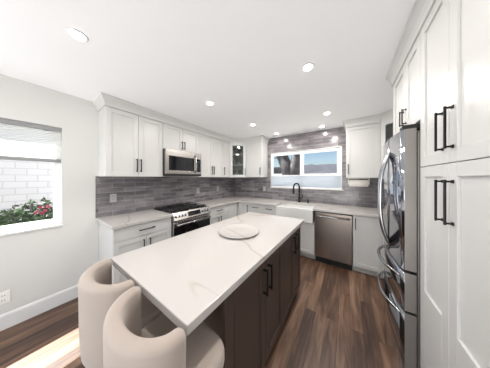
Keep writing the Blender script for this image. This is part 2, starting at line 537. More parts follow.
# crown moulding
def crown(name, path, label, out=0.05, z0=2.29):
    d = H - z0
    pr = [(0, z0), (0.010, z0), (0.012, z0 + 0.25 * d), (out * 0.45, z0 + 0.5 * d), (out * 0.85, z0 + 0.78 * d), (out, z0 + 0.86 * d), (out, H), (0, H)]
    MB().extrude_profile(pr, path).build(name, M['cab'], label=label, cat='crown moulding', kind='structure')
UF = -2.352           # left wall cabinets: door faces
UB = BY - 0.33        # back wall cabinets: door faces
UZ0, UZ1 = 1.452, 2.30
crown('trim_3', [(LX, 0.525), (UF, 0.525), (UF, 2.793), (-2.072, UB), (-1.63, UB), (-1.63, BY)], 'white crown moulding above the range wall cabinets')
PX = 0.358            # pantry door faces
crown('trim_4', [(-0.008, BY), (-0.008, UB), (0.44, UB), (0.668, 2.855), (0.668, 1.925), (PX, 1.925), (PX, 0.71)], 'white crown moulding above the pantry and refrigerator', out=0.042)

# ------------------------------------------------------------------ windows
def window_left():
    x0, x1 = LX - 0.125, LX - 0.085
    b = MB()
    f = 0.055
    b.box(x0, x1, WY0, WY1, WZ0, WZ0 + f, 0.004); b.box(x0, x1, WY0, WY1, WZ1 - f, WZ1, 0.004)
    b.box(x0, x1, WY0, WY0 + f, WZ0 + f, WZ1 - f, 0.004); b.box(x0, x1, WY1 - f, WY1, WZ0 + f, WZ1 - f, 0.004)
    o = b.build('window_1', M['vinyl'], label='white window on the left wall looking out on a rose bush', cat='window', kind='structure')
    MB().box(x0 + 0.015, x0 + 0.021, WY0 + f, WY1 - f, WZ0 + f, WZ1 - f).build('pane', M['pane'], o)
    MB().box(LX - 0.085, LX + 0.018, WY0 - 0.03, WY1 + 0.012, WZ0 - 0.022, WZ0 + 0.004, 0.006).build('window_sill', M['trim'], o)
window_left()

def window_sink():
    y0, y1 = BY + 0.012, BY + 0.062
    f = 0.034
    b = MB()
    b.box(SX0, SX1, y0, y1, SZ0, SZ0 + f, 0.004); b.box(SX0, SX1, y0, y1, SZ1 - 0.058, SZ1, 0.004)
    b.box(SX0, SX0 + f, y0, y1, SZ0 + f, SZ1 - 0.058, 0.004); b.box(SX1 - f - 0.035, SX1, y0, y1, SZ0 + f, SZ1 - 0.058, 0.004)
    o = b.build('window_2', M['vinyl'], label='wide white sliding window above the farmhouse sink', cat='window', kind='structure')
    MB().box(-0.853, -0.776, y0 - 0.006, y1 - 0.005, SZ0 + f, SZ1 - 0.058, 0.004).build('mullion', M['vinyl'], o)
    MB().box(SX0 + f, -0.853, y0 + 0.028, y0 + 0.034, SZ0 + f, SZ1 - 0.058).build('pane', M['pane'], o)
    MB().box(-0.776, SX1 - f - 0.035, y0 + 0.028, y0 + 0.034, SZ0 + f, SZ1 - 0.058).build('pane', M['pane'], o)
    b = MB()   # narrow white casing on the tile
    b.box(SX0 - 0.012, SX0, BY - 0.014, BY, SZ0, SZ1 + 0.012, 0.002); b.box(SX1, SX1 + 0.012, BY - 0.014, BY, SZ0, SZ1 + 0.012, 0.002)
    b.box(SX0, SX1, BY - 0.014, BY, SZ1, SZ1 + 0.012, 0.002)
    b.build('casing', M['trim'], o)
    MB().box(SX0 - 0.02, SX1 + 0.035, BY - 0.035, BY + 0.012, SZ0 - 0.022, SZ0, 0.003).build('window_sill', M['quartz'], o)
window_sink()

def pleat(b, x0, x1, ya, yb, z0, z1, n, along):
    """honeycomb cells stacked between z0 and z1"""
    bm = bmesh.new()
    rows = []
    for i in range(2 * n + 1):
        z = z0 + (z1 - z0) * i / (2 * n)
        d = yb if i % 2 else ya
        if along == 'x':
            rows.append((bm.verts.new((x0, d, z)), bm.verts.new((x1, d, z))))
        else:
            rows.append((bm.verts.new((d, x0, z)), bm.verts.new((d, x1, z))))
    for (a, c), (e, g) in zip(rows, rows[1:]):
        bm.faces.new([a, c, g, e])
    return b._merge(bm)

t = empty('cellular_shade', (LX - 0.045, (WY0 + WY1) / 2, 1.61), 'white cellular shade covering the top half of the left window', 'window shade')
pleat(MB(), WY0 + 0.008, WY1 - 0.008, LX - 0.036, LX - 0.030, 1.645, 1.955, 17, 'y').build('fabric', M['shade_white'], t)
MB().box(LX - 0.062, LX - 0.014, WY0 + 0.006, WY1 - 0.006, 1.955, 2.003, 0.003).build('headrail', M['rail'], t)
MB().box(LX - 0.056, LX - 0.018, WY0 + 0.006, WY1 - 0.006, 1.606, 1.645, 0.003).build('bottom_rail', M['rail'], t)

t = empty('cellular_shade', ((SX0 + SX1) / 2, BY - 0.006, SZ0), 'white cellular shade lowered over the bottom of the sink window', 'window shade')
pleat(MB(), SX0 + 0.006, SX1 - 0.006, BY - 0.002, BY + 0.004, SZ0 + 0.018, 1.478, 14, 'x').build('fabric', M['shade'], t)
MB().box(SX0 + 0.004, SX1 - 0.004, BY - 0.010, BY + 0.010, 1.478, 1.500, 0.003).build('top_rail', M['vinyl'], t)
MB().box(SX0 + 0.004, SX1 - 0.004, BY - 0.010, BY + 0.010, SZ0, SZ0 + 0.018, 0.003).build('bottom_rail', M['vinyl'], t)

# ------------------------------------------------------------------ outdoors
MB().box(-30, 30, -20, 40, -0.25, -0.15).build('ground', M['concrete'], label='pale concrete ground outside the windows', cat='ground', kind='structure')
MB().box(-4.30, -4.15, -6, 5.0, -0.15, 2.1).build('garden_wall', M['block'], label='white painted block wall outside the left window', cat='wall', kind='structure')

def leaf_cluster(b, centre, radius, n, size, rnd):
    for i in range(n):
        d = Vector((rnd.gauss(0, 1), rnd.gauss(0, 1), rnd.gauss(0, 1))).normalized() * radius * rnd.random() ** 0.4
        c = Vector(centre) + d
        u = Vector((rnd.gauss(0, 1), rnd.gauss(0, 1), rnd.gauss(0, 0.6))).normalized()
        v = u.orthogonal().normalized()
        s = size * rnd.uniform(0.6, 1.2)
        pts = [c - u * s, c - u * s * 0.2 + v * s * 0.45, c + u * s, c - u * s * 0.2 - v * s * 0.45]
        bm = bmesh.new()
        bm.faces.new([bm.verts.new(p) for p in pts])
        b._merge(bm)

def rose_bush():
    rnd = random.Random(3)
    t = empty('rose_bush', (-3.35, -0.02, -0.15), 'dark green rose bush with red blooms outside the left window', 'bush')
    st = MB()
    heads = []
    for i in range(13):
        y = -0.42 + 0.60 * i / 12 + rnd.uniform(-0.03, 0.03)
        x = -3.35 + rnd.uniform(-0.12, 0.10)
        z = 0.93 + 0.10 * (i / 12) + rnd.uniform(-0.05, 0.10)
        st.tube([(x * 0.5 - 3.35 * 0.5, -0.05 + 0.4 * (y + 0.05), -0.15), (x, 0.8 * y, 0.45), (x, y, z)], 0.008, 6)
        heads.append((x, y, z))
    st.build('stems', M['bark'], t)
    lf = MB()
    for h in heads:
        leaf_cluster(lf, (h[0], h[1], h[2] - 0.10), 0.13, 80, 0.034, rnd)
        leaf_cluster(lf, (h[0], h[1], h[2] - 0.35), 0.18, 60, 0.04, rnd)
    for y, z in ((0.03, 1.13), (0.12, 1.15), (0.15, 1.08)):
        leaf_cluster(lf, (-3.32, y, z), 0.035, 10, 0.03, rnd)
    lf.build('foliage', M['leaf'], t)
    for (y, z) in ((0.10, 1.06), (0.135, 1.015), (0.07, 1.00), (0.16, 1.06), (0.11, 0.985)):
        fl = MB()
        leaf_cluster(fl, (-3.22, y, z), 0.018, 18, 0.018, rnd)
        fl.build('bloom', M['petal'], t)
rose_bush()

def tree():
    rnd = random.Random(11)
    t = empty('tree', (-2.0, 6.6, -0.15), 'thick forked grey tree trunk beyond the sink window', 'tree')
    b = MB()
    b.tube([(-1.98, 6.6, -0.15), (-2.0, 6.6, 0.9), (-1.98, 6.6, 1.75)], 0.30, 12, r1=0.24)
    b.tube([(-2.02, 6.6, 1.35), (-2.24, 6.6, 1.95), (-2.58, 6.6, 2.75), (-2.9, 6.6, 3.6)], 0.33, 12, r1=0.16)
    b.tube([(-1.95, 6.6, 1.35), (-1.80, 6.6, 2.0), (-1.72, 6.6, 2.8), (-1.6, 6.6, 3.8)], 0.30, 12, r1=0.17)
    b.tube([(-2.35, 6.55, 2.2), (-2.22, 6.5, 2.6), (-2.1, 6.5, 3.1)], 0.07, 8, r1=0.04)
    b.build('trunk', M['bark'], t)
    lf = MB()
    for i in range(16):
        c = (-2.15 + rnd.uniform(-1.3, 1.0), 6.6 + rnd.uniform(-0.9, 0.9), 2.95 + rnd.uniform(0, 1.4))
        leaf_cluster(lf, c, 0.45, 90, 0.09, rnd)
    leaf_cluster(lf, (-2.6, 6.5, 2.44), 0.22, 40, 0.06, rnd)
    lf.build('foliage', M['leaf'], t)
tree()

def neighbour():
    t = empty('neighbour_house', (-1.6, 15.5, -0.15), 'low grey-roofed house far beyond the right-hand sink window pane', 'house')
    MB().box(-5.4, 3.0, 14.4, 18.0, -0.15, 1.95).build('wall', M['stucco'], t)
    b = MB(frame((-5.8, 14.0, 1.85), (1, 0, 0)))
    bm = bmesh.new()
    p = [(0, 0, 0), (9.2, 0, 0), (9.2, 2.2, 0.92), (0, 2.2, 0.92), (0, 4.4, 0), (9.2, 4.4, 0)]
    v = [bm.verts.new(q) for q in p]
    for f in ((0, 1, 2, 3), (3, 2, 5, 4), (0, 3, 4), (1, 5, 2), (0, 4, 5, 1)):
        bm.faces.new([v[k] for k in f])
    b._merge(bm)
    b.build('roof', M['roofing'], t)
neighbour()

def shed():
    t = empty('garden_shed', (-4.3, 9.6, -0.15), 'white shed with grey roof beyond the tree trunk', 'shed')
    MB().box(-5.6, -3.0, 9.0, 10.6, -0.15, 1.72).build('wall', M['stucco'], t)
    MB().box(-5.8, -2.85, 8.8, 10.8, 1.72, 2.12, 0.02).build('roof', M['roofing'], t)
shed()

rnd = random.Random(5)
for i, (x, h) in enumerate(((-3.9, 2.9), (-1.2, 2.75), (1.5, 2.95))):
    b = MB()
    leaf_cluster(b, (x, 21, h - 0.6), 1.0, 420, 0.22, rnd)
    b.tube([(x, 21, -0.15), (x, 21, h - 0.8)], 0.12, 8)
    b.build('tree', M['hedge'], label='distant round tree over the grey roof, %s' % ('nearest the window mullion', 'middle of three', 'nearest the window right edge')[i], cat='tree', group='distant trees over the roof')

# ------------------------------------------------------------------ joinery helpers
def shaker(b, x0, x1, z0, z1, rail=0.055, th=0.02, y=0.0, low=None):
    """shaker leaf whose front lies at local y - th"""
    f, k = y - th, y
    low = low or rail
    b.box(x0, x0 + rail, f, k, z0, z1, 0.0015, 1); b.box(x1 - rail, x1, f, k, z0, z1, 0.0015, 1)
    b.box(x0 + rail, x1 - rail, f, k, z0, z0 + low, 0.0015, 1); b.box(x0 + rail, x1 - rail, f, k, z1 - rail, z1, 0.0015, 1)
    b.box(x0 + rail - 0.001, x1 - rail + 0.001, f + 0.009, k, z0 + low - 0.001, z1 - rail + 0.001)

def slab(b, x0, x1, z0, z1, th=0.02):
    b.box(x0, x1, -th, 0, z0, z1, 0.002, 1)

def pull_v(b, x, z0, z1, s=0.011, out=0.034, y=-0.02, foot=0.0):
    b.box(x - s / 2, x + s / 2, y - out, y - out + s, z0, z1, 0.002)
    for z in (z0 + s, z1 - s):
        b.box(x - s / 2, x + s / 2, y - out + s * 0.5, y, z - s / 2, z + s / 2, 0.001, 1)
        if foot:
            b.box(x - s * 0.9, x + s * 0.9, y - 0.005, y, z - s * 0.9, z + s * 0.9, 0.001, 1)

def pull_h(b, x0, x1, z, s=0.011, out=0.034, y=-0.02):
    b.box(x0, x1, y - out, y - out + s, z - s / 2, z + s / 2, 0.002)
    for x in (x0 + s, x1 - s):
        b.box(x - s / 2, x + s / 2, y - out + s * 0.5, y, z - s / 2, z + s / 2, 0.001, 1)

G = 0.0018  # half the gap between neighbouring leaves

def cabinet(name, F, w, z0, z1, depth, label, cat='cabinet', leaves=(), m=None, toe=0.0, group=None, ends=(0.0, 0.0)):
    """leaves: (kind, x0, x1, z0, z1, pull) with pull ('v', x, z0, z1) / ('h', x0, x1, z) / None"""
    m = m or M['cab']
    base = F @ Vector((w / 2, depth / 2, z0 - toe if toe else z0))
    t = empty(name, base, label, cat, group)
    b = MB(F)
    b.box(0, w, 0, depth, z0, z1, 0.001, 1)
    b.build('carcass', m, t)
    if toe:
        MB(F).box(0.0, w, 0.055, depth, z0 - toe, z0).build('toe_kick', M['toe'] if m is M['cab'] else m, t)
    for kind, x0, x1, a0, a1, pull in leaves:
        b = MB(F)
        if kind in ('door', 'deep_rail_door'):
            shaker(b, x0 + G, x1 - G, a0 + G, a1 - G, low=0.70 if kind == 'deep_rail_door' else None)
        else:
            slab(b, x0 + G, x1 - G, a0 + G, a1 - G)
        d = b.build('drawer' if kind == 'drawer' else 'door', m, t)
        if pull:
            b = MB(F)
            k = dict(pull[4]) if len(pull) > 4 else {}
            (pull_v if pull[0] == 'v' else pull_h)(b, *pull[1:4], **k)
            b.build('handle', M['black'], d)
    return t

# ------------------------------------------------------------------ left wall uppers (viewer's right is +Y)
def FL(y, x=UF - 0.02):
    return frame((x, y, 0), (0, 1, 0))
UD = (UF - 0.02) - (LX + 0.002)
cabinet('wall_cabinet', FL(0.525), 0.663, UZ0, UZ1, UD, 'wide white two-door wall cabinet left of the microwave', 'cabinet',
        [('door', 0.0, 0.335, UZ0, UZ1 - 0.012, ('v', 0.312, 1.515, 1.69)), ('door', 0.335, 0.663, UZ0, UZ1 - 0.012, ('v', 0.360, 1.515, 1.69))])
cabinet('wall_cabinet', FL(1.19), 0.680, 1.893, UZ1, UD, 'short white two-door cabinet over the microwave', 'cabinet',
        [('door', 0.0, 0.34, 1.893, UZ1 - 0.012, ('v', 0.317, 1.93, 2.06)), ('door', 0.34, 0.68, 1.893, UZ1 - 0.012, ('v', 0.363, 1.93, 2.06))])
cabinet('wall_cabinet', FL(1.872), 0.675, UZ0, UZ1, UD, 'white two-door wall cabinet right of the microwave', 'cabinet',
        [('door', 0.0, 0.355, UZ0, UZ1 - 0.012, ('v', 0.330, 1.51, 1.68)), ('door', 0.355, 0.675, UZ0, UZ1 - 0.012, ('v', 0.380, 1.51, 1.68))])
cabinet('wall_cabinet', FL(2.549), 0.242, UZ0, UZ1, UD, 'narrow white single-door wall cabinet beside the glass corner cabinet', 'cabinet',
        [('door', 0.0, 0.242, UZ0, UZ1 - 0.012, ('v', 0.030, 1.51, 1.68))])
# back wall, left of the window
cabinet('wall_cabinet', frame((-2.070, UB + 0.02, 0), (1, 0, 0)), 0.440, UZ0, UZ1, 0.300, 'white single-door wall cabinet left of the sink window', 'cabinet',
        [('door', 0.0, 0.440, UZ0, UZ1 - 0.012, ('v', 0.410, 1.51, 1.68))])
# back wall, right of the window
cabinet('wall_cabinet', frame((-0.008, UB + 0.02, 0), (1, 0, 0)), 0.443, 1.436, UZ1, 0.300, 'white single-door wall cabinet above the paper towels', 'cabinet',
        [('door', 0.0, 0.443, 1.436, UZ1 - 0.012, ('v', 0.030, 1.50, 1.67))])

cabinet('wall_cabinet', frame((0.688, 2.850, 0), (0, -1, 0)), 0.905, 1.436, UZ1, RX - 0.004 - 0.688, 'white two-door wall cabinet between the refrigerator and the right corner cabinet', 'cabinet',
        [('door', 0.0, 0.4525, 1.436, UZ1 - 0.004, ('v', 0.42, 1.50, 1.67)), ('door', 0.4525, 0.905, 1.436, UZ1 - 0.004, ('v', 0.485, 1.50, 1.67))])

def corner_cabinet(A, B, walls, z0, z1, label):
    """open carcass with a diagonal glass door from A to B; walls = plan outline of the rest, from B round to A"""
    A, B = Vector(A), Vector(B)
    pts = [A, B] + [Vector(p) for p in walls]
    c = sum(pts, Vector((0, 0))) / len(pts)
    t = empty('corner_cabinet', (c.x, c.y, z0), label, 'cabinet')
    b = MB()
    th = 0.018
    b.prism([(p.x, p.y) for p in pts], z0, z0 + th); b.prism([(p.x, p.y) for p in pts], z1 - th, z1)
    for p, q in zip(pts[1:], pts[2:] + [pts[0]]):
        d = (q - p).normalized(); n = Vector((-d.y, d.x))
        if n.dot(c - p) < 0: n = -n
        b.prism([p, q, q + n * 0.016, p + n * 0.016], z0, z1)
    b.build('carcass', M['cab'], t)
    shr = [p + (c - p) * 0.07 for p in pts]
    hs = [z0 + (z1 - z0) * k for k in (0.35, 0.66)]
    for z in hs:
        MB().prism([(p.x, p.y) for p in shr], z, z + 0.012).build('shelf', M['cab'], t)
    r = (B - A).normalized(); w = (B - A).length
    F = frame((A.x, A.y, 0), (r.x, r.y, 0))
    b = MB(F)
    x0, x1, rail = 0.012, w - 0.012, 0.062
    for a in ((x0, x0 + rail, z0, z1 - 0.012), (x1 - rail, x1, z0, z1 - 0.012), (x0 + rail, x1 - rail, z0, z0 + rail), (x0 + rail, x1 - rail, z1 - 0.012 - rail, z1 - 0.012)):
        b.box(a[0], a[1], -0.022, -0.001, a[2], a[3], 0.0015, 1)
    d = b.build('door', M['cab'], t)
    MB(F).box(x0 + rail - 0.002, x1 - rail + 0.002, -0.013, -0.009, z0 + rail, z1 - 0.012 - rail).build('pane', M['cabglass'], d)
    b = MB(F); pull_v(b, w - 0.035, z0 + 0.06, z0 + 0.22, y=-0.022); b.build('handle', M['black'], d)
    return F, w, [z0 + th] + [z + 0.012 for z in hs]

F, w, levels = corner_cabinet((-2.368, 2.795), (-2.072, 3.087), [(-2.072, BY - 0.01), (LX + 0.01, BY - 0.01), (LX + 0.01, 2.795)], UZ0, UZ1, 'white corner cabinet with a glass door showing glassware')
def goblet(p, h, r, label, group):
    b = MB()
    b.lathe([(r * 0.75, 0), (r * 0.72, 0.004), (0.006, 0.01), (0.005, h * 0.45), (r * 0.5, h * 0.52), (r, h * 0.72), (r * 0.9, h), (r * 0.86, h), (r * 0.94, h * 0.72), (r * 0.4, h * 0.55)], 20, p, cap=False)
    b.build('goblet', M['ware'], label=label, cat='glass', group=group)
def bowl(p, h, r, label, group):
    b = MB()
    b.lathe([(r * 0.5, 0), (r * 0.5, 0.004), (r * 0.9, h * 0.5), (r, h), (r * 0.96, h), (r * 0.85, h * 0.5), (r * 0.4, 0.012)], 24, p, cap=False)
    b.build('bowl', M['ware'], label=label, cat='bowl', group=group)
for k, z in enumerate(levels):
    lvl = ('bottom', 'middle', 'top')[k]
    for x in (0.14, 0.27):
        p = F @ Vector((x, 0.12, z))
        if k == 1:
            bowl(p, 0.10, 0.055, 'clear glass bowl on the middle shelf of the glass corner cabinet', 'glass bowls on the corner cabinet middle shelf')
        else:
            goblet(p, 0.17, 0.042, 'clear stemmed glass on the %s shelf of the glass corner cabinet' % lvl, 'stemmed glasses on the corner cabinet %s shelf' % lvl)

corner_cabinet((0.44, 3.087), (0.668, 2.860), [(RX - 0.01, 2.860), (RX - 0.01, BY - 0.01), (0.44, BY - 0.01)], 1.436, UZ1, 'white glass-door corner cabinet behind the refrigerator')

# ------------------------------------------------------------------ microwave
def microwave():
    y0, y1, z0, z1, xf = 1.192, 1.868, 1.470, 1.889, -2.275
    t = empty('microwave', (-2.5, 1.53, z0), 'stainless over-the-range microwave under the short cabinet', 'microwave')
    F = frame((xf, y0, 0), (0, 1, 0))
    w = y1 - y0
    MB(F).box(0, w, 0.03, xf - LX - 0.01, z0, z1, 0.003).build('body', M['gap'], t)
    b = MB(F)
    dw = w * 0.80
    b.box(0, dw, 0, 0.03, z0 + 0.03, z0 + 0.085, 0.003); b.box(0, dw, 0, 0.03, z1 - 0.105, z1, 0.003)
    b.box(0, 0.05, 0, 0.03, z0 + 0.085, z1 - 0.105, 0.002); b.box(dw - 0.025, dw, 0, 0.03, z0 + 0.085, z1 - 0.105, 0.002)
    d = b.build('door', M['steel'], t)
    MB(F).box(0.05, dw - 0.025, 0.004, 0.03, z0 + 0.085, z1 - 0.105).build('window', M['blackgloss'], d)
    b = MB(F)
    b.tube([(dw - 0.012, -0.002, z0 + 0.06), (dw - 0.012, -0.035, z0 + 0.11), (dw - 0.012, -0.042, (z0 + z1) / 2), (dw - 0.012, -0.035, z1 - 0.10), (dw - 0.012, -0.002, z1 - 0.05)], 0.010, 10)
    b.build('handle', M['chrome'], d)
    b = MB(F); b.box(dw + 0.002, w, 0, 0.03, z0 + 0.03, z1, 0.003); c = b.build('control_panel', M['steel'], t)
    MB(F).box(dw + 0.022, w - 0.02, -0.002, 0.004, z0 + 0.075, z1 - 0.11, 0.001, 1).build('keypad', M['blackgloss'], c)
    MB(F).box(0, w, 0.006, 0.06, z0, z0 + 0.028, 0.002).build('vent', M['gap'], t)
microwave()

# ------------------------------------------------------------------ left base run
BF = -2.100           # door faces of the left base cabinets
BB = 2.790            # door faces of the back base cabinets
CZ = 0.874
def FLB(y):
    return frame((BF - 0.02, y, 0), (0, 1, 0))
BD = (BF - 0.02) - (LX + 0.002)
cabinet('base_cabinet', FLB(0.530), 0.655, 0.10, CZ, BD, 'white base cabinet with a wide drawer left of the gas range', 'cabinet',
        [('drawer', 0, 0.655, 0.715, CZ - 0.004, ('h', 0.24, 0.42, 0.795)),
         ('door', 0, 0.3275, 0.10, 0.715, ('v', 0.292, 0.50, 0.67)), ('door', 0.3275, 0.655, 0.10, 0.715, ('v', 0.363, 0.50, 0.67))], toe=0.10)
cabinet('base_cabinet', FLB(1.885), 0.560, 0.10, CZ, BD, 'white drawer-over-doors base cabinet right of the gas range', 'cabinet',
        [('drawer', 0, 0.560, 0.715, CZ - 0.004, ('h', 0.20, 0.36, 0.795)),
         ('door', 0, 0.28, 0.10, 0.715, ('v', 0.245, 0.50, 0.67)), ('door', 0.28, 0.560, 0.10, 0.715, ('v', 0.315, 0.50, 0.67))], toe=0.10)
# blind corner: an L-shaped unit
t = empty('corner_base_cabinet', (-2.35, 3.0, 0), 'white L-shaped base cabinet in the counter corner', 'cabinet')
b = MB()
b.prism([(LX + 0.002, 2.447), (BF - 0.02, 2.447), (BF - 0.02, BB + 0.02), (-1.792, BB + 0.02), (-1.792, BY - 0.01), (LX + 0.002, BY - 0.01)], 0.10, CZ)
b.build('carcass', M['cab'], t)
b = MB()
b.prism([(LX + 0.002, 2.447), (BF - 0.075, 2.447), (BF - 0.075, BB + 0.075), (-1.792, BB + 0.075), (-1.792, BY - 0.01), (LX + 0.002, BY - 0.01)], 0, 0.10)
b.build('toe_kick', M['toe'], t)
b = MB(FLB(2.447)); shaker(b, G, 0.30, 0.10, CZ - 0.006); b.build('door', M['cab'], t)
Fb = frame((BF + 0.03, BB + 0.02, 0), (1, 0, 0))
b = MB(Fb); shaker(b, G, 0.275, 0.10, CZ - 0.006); d = b.build('door', M['cab'], t)
b = MB(Fb); pull_v(b, 0.245, 0.66, 0.83); b.build('handle', M['black'], d)

def FBK(x):
    return frame((x, BB + 0.02, 0), (1, 0, 0))
DB = BY - 0.01 - (BB + 0.02)
cabinet('base_cabinet', FBK(-1.790), 0.640, 0.10, CZ, DB, 'white two-drawer base cabinet between the corner and the sink', 'cabinet',
        [('drawer', 0, 0.32, 0.70, CZ - 0.004, ('h', 0.09, 0.23, 0.80)), ('drawer', 0.32, 0.64, 0.70, CZ - 0.004, ('h', 0.41, 0.55, 0.80)),
         ('door', 0, 0.32, 0.10, 0.70, ('v', 0.285, 0.50, 0.66)), ('door', 0.32, 0.64, 0.10, 0.70, ('v', 0.355, 0.50, 0.66))], toe=0.10)
cabinet('sink_base_cabinet', FBK(-1.148), 0.692, 0.10, 0.645, DB, 'white cabinet carrying the farmhouse sink', 'cabinet',
        [('door', 0, 0.346, 0.10, 0.645, ('v', 0.310, 0.44, 0.60)), ('door', 0.346, 0.692, 0.10, 0.645, ('v', 0.382, 0.44, 0.60))], toe=0.10)
cabinet('base_cabinet', FBK(0.079), 0.380, 0.10, CZ, DB, 'white single-door base cabinet right of the dishwasher', 'cabinet',
        [('door', 0, 0.345, 0.10, CZ - 0.006, ('v', 0.030, 0.66, 0.83))], toe=0.10)
cabinet('base_cabinet', FBK(0.462), RX - 0.004 - 0.462, 0.10, CZ, DB, 'white base cabinet in the corner behind the refrigerator', 'cabinet',
        [('door', 0, 0.30, 0.10, CZ - 0.006, None)], toe=0.10)

# ------------------------------------------------------------------ farmhouse sink
def sink():
    x0, x1, y0, y1, z0, z1 = -1.146, -0.480, BB - 0.035, 3.235, 0.648, 0.893
    t = empty('farmhouse_sink', ((x0 + x1) / 2, 3.0, z0), 'white apron-front farmhouse sink below the window', 'sink')
    b = MB()
    b.box(x0, x1, y0, y0 + 0.03, z0, z1, 0.010, 3); b.build('apron', M['ceramic'], t)
    b = MB()
    b.box(x0, x0 + 0.025, y0 + 0.03, y1, z0, z1 - 0.022); b.box(x1 - 0.025, x1, y0 + 0.03, y1, z0, z1 - 0.022)
    b.box(x0 + 0.025, x1 - 0.025, y1 - 0.025, y1, z0, z1 - 0.022); b.box(x0 + 0.025, x1 - 0.025, y0 + 0.03, y1 - 0.025, z0, z0 + 0.025)
    b.build('basin', M['ceramic'], t)
    MB().lathe([(0.045, z0 + 0.025), (0.045, z0 + 0.028), (0.03, z0 + 0.027)], 20, ((x0 + x1) / 2, 3.05, 0)).build('drain', M['steel'], t)
sink()

# ------------------------------------------------------------------ counters
def counters():
    z0, z1 = CZ + 0.001, 0.914
    MB().prism([(LX + 0.009, 0.512), (BF + 0.028, 0.512), (BF + 0.028, 1.187), (LX + 0.009, 1.187)], z0, z1, 0.003).build(
        'countertop', M['quartz'], label='white veined quartz countertop left of the gas range', cat='countertop')
    yb, yf = BY - 0.009, BB - 0.028
    b = MB()
    b.prism([(LX + 0.009, 1.883), (BF + 0.028, 1.883), (BF + 0.028, yf), (-1.150, yf), (-1.150, 3.21), (-0.476, 3.21), (-0.476, yf), (0.385, yf), (0.385, 1.942), (RX - 0.004, 1.942), (RX - 0.004, yb), (LX + 0.009, yb)], z0, z1, 0.003)
    b.build('countertop', M['quartz'], label='white quartz countertop wrapping the corner and holding the sink', cat='countertop')
counters()

# ------------------------------------------------------------------ faucet, soap pump
def faucet():
    x, y, z = -0.840, 3.305, 0.914
    t = empty('faucet', (x, y, z), 'black gooseneck pull-down faucet behind the farmhouse sink', 'faucet')
    b = MB(); b.lathe([(0.030, 0), (0.030, 0.006), (0.021, 0.012), (0.021, 0.11), (0.016, 0.12), (0.016, 0.13)], 20, (x, y, z)); b.build('base', M['black'], t)
    b = MB()
    # the spout swings to the left and forward
    dv = Vector((-0.62, -0.78, 0))
    pts = [Vector((x, y, z + 0.12)), Vector((x, y, z + 0.33))]
    R = 0.072
    for k in range(1, 11):
        a = PI * k / 10
        pts.append(Vector((x, y, z + 0.33)) + dv * (R - R * math.cos(a)) + Vector((0, 0, R * math.sin(a))))
    pts.append(pts[-1] - Vector((0, 0, 0.03)))
    b.tube(pts, 0.016, 12); b.build('spout', M['black'], t)
    e = pts[-1]
    b = MB(); b.lathe([(0.014, 0), (0.019, -0.02), (0.021, -0.10), (0.017, -0.115)], 16, e); b.build('spray_head', M['black'], t)
    b = MB(); b.tube([(x + 0.015, y, z + 0.085), (x + 0.06, y - 0.005, z + 0.09)], 0.011, 10); b.tube([(x + 0.055, y - 0.005, z + 0.09), (x + 0.075, y - 0.02, z + 0.165)], 0.007, 8); b.build('lever', M['black'], t)
faucet()
t = empty('soap_dispenser', (-0.665, 3.315, 0.914), 'small black soap pump right of the faucet', 'soap dispenser')
MB().lathe([(0.022, 0), (0.022, 0.006), (0.014, 0.012), (0.014, 0.045), (0.009, 0.05), (0.009, 0.07)], 16, (-0.665, 3.315, 0.914)).build('base', M['black'], t)
MB().tube([(-0.665, 3.315, 0.975), (-0.668, 3.30, 0.988), (-0.672, 3.255, 0.982)], 0.008, 8).build('nozzle', M['black'], t)

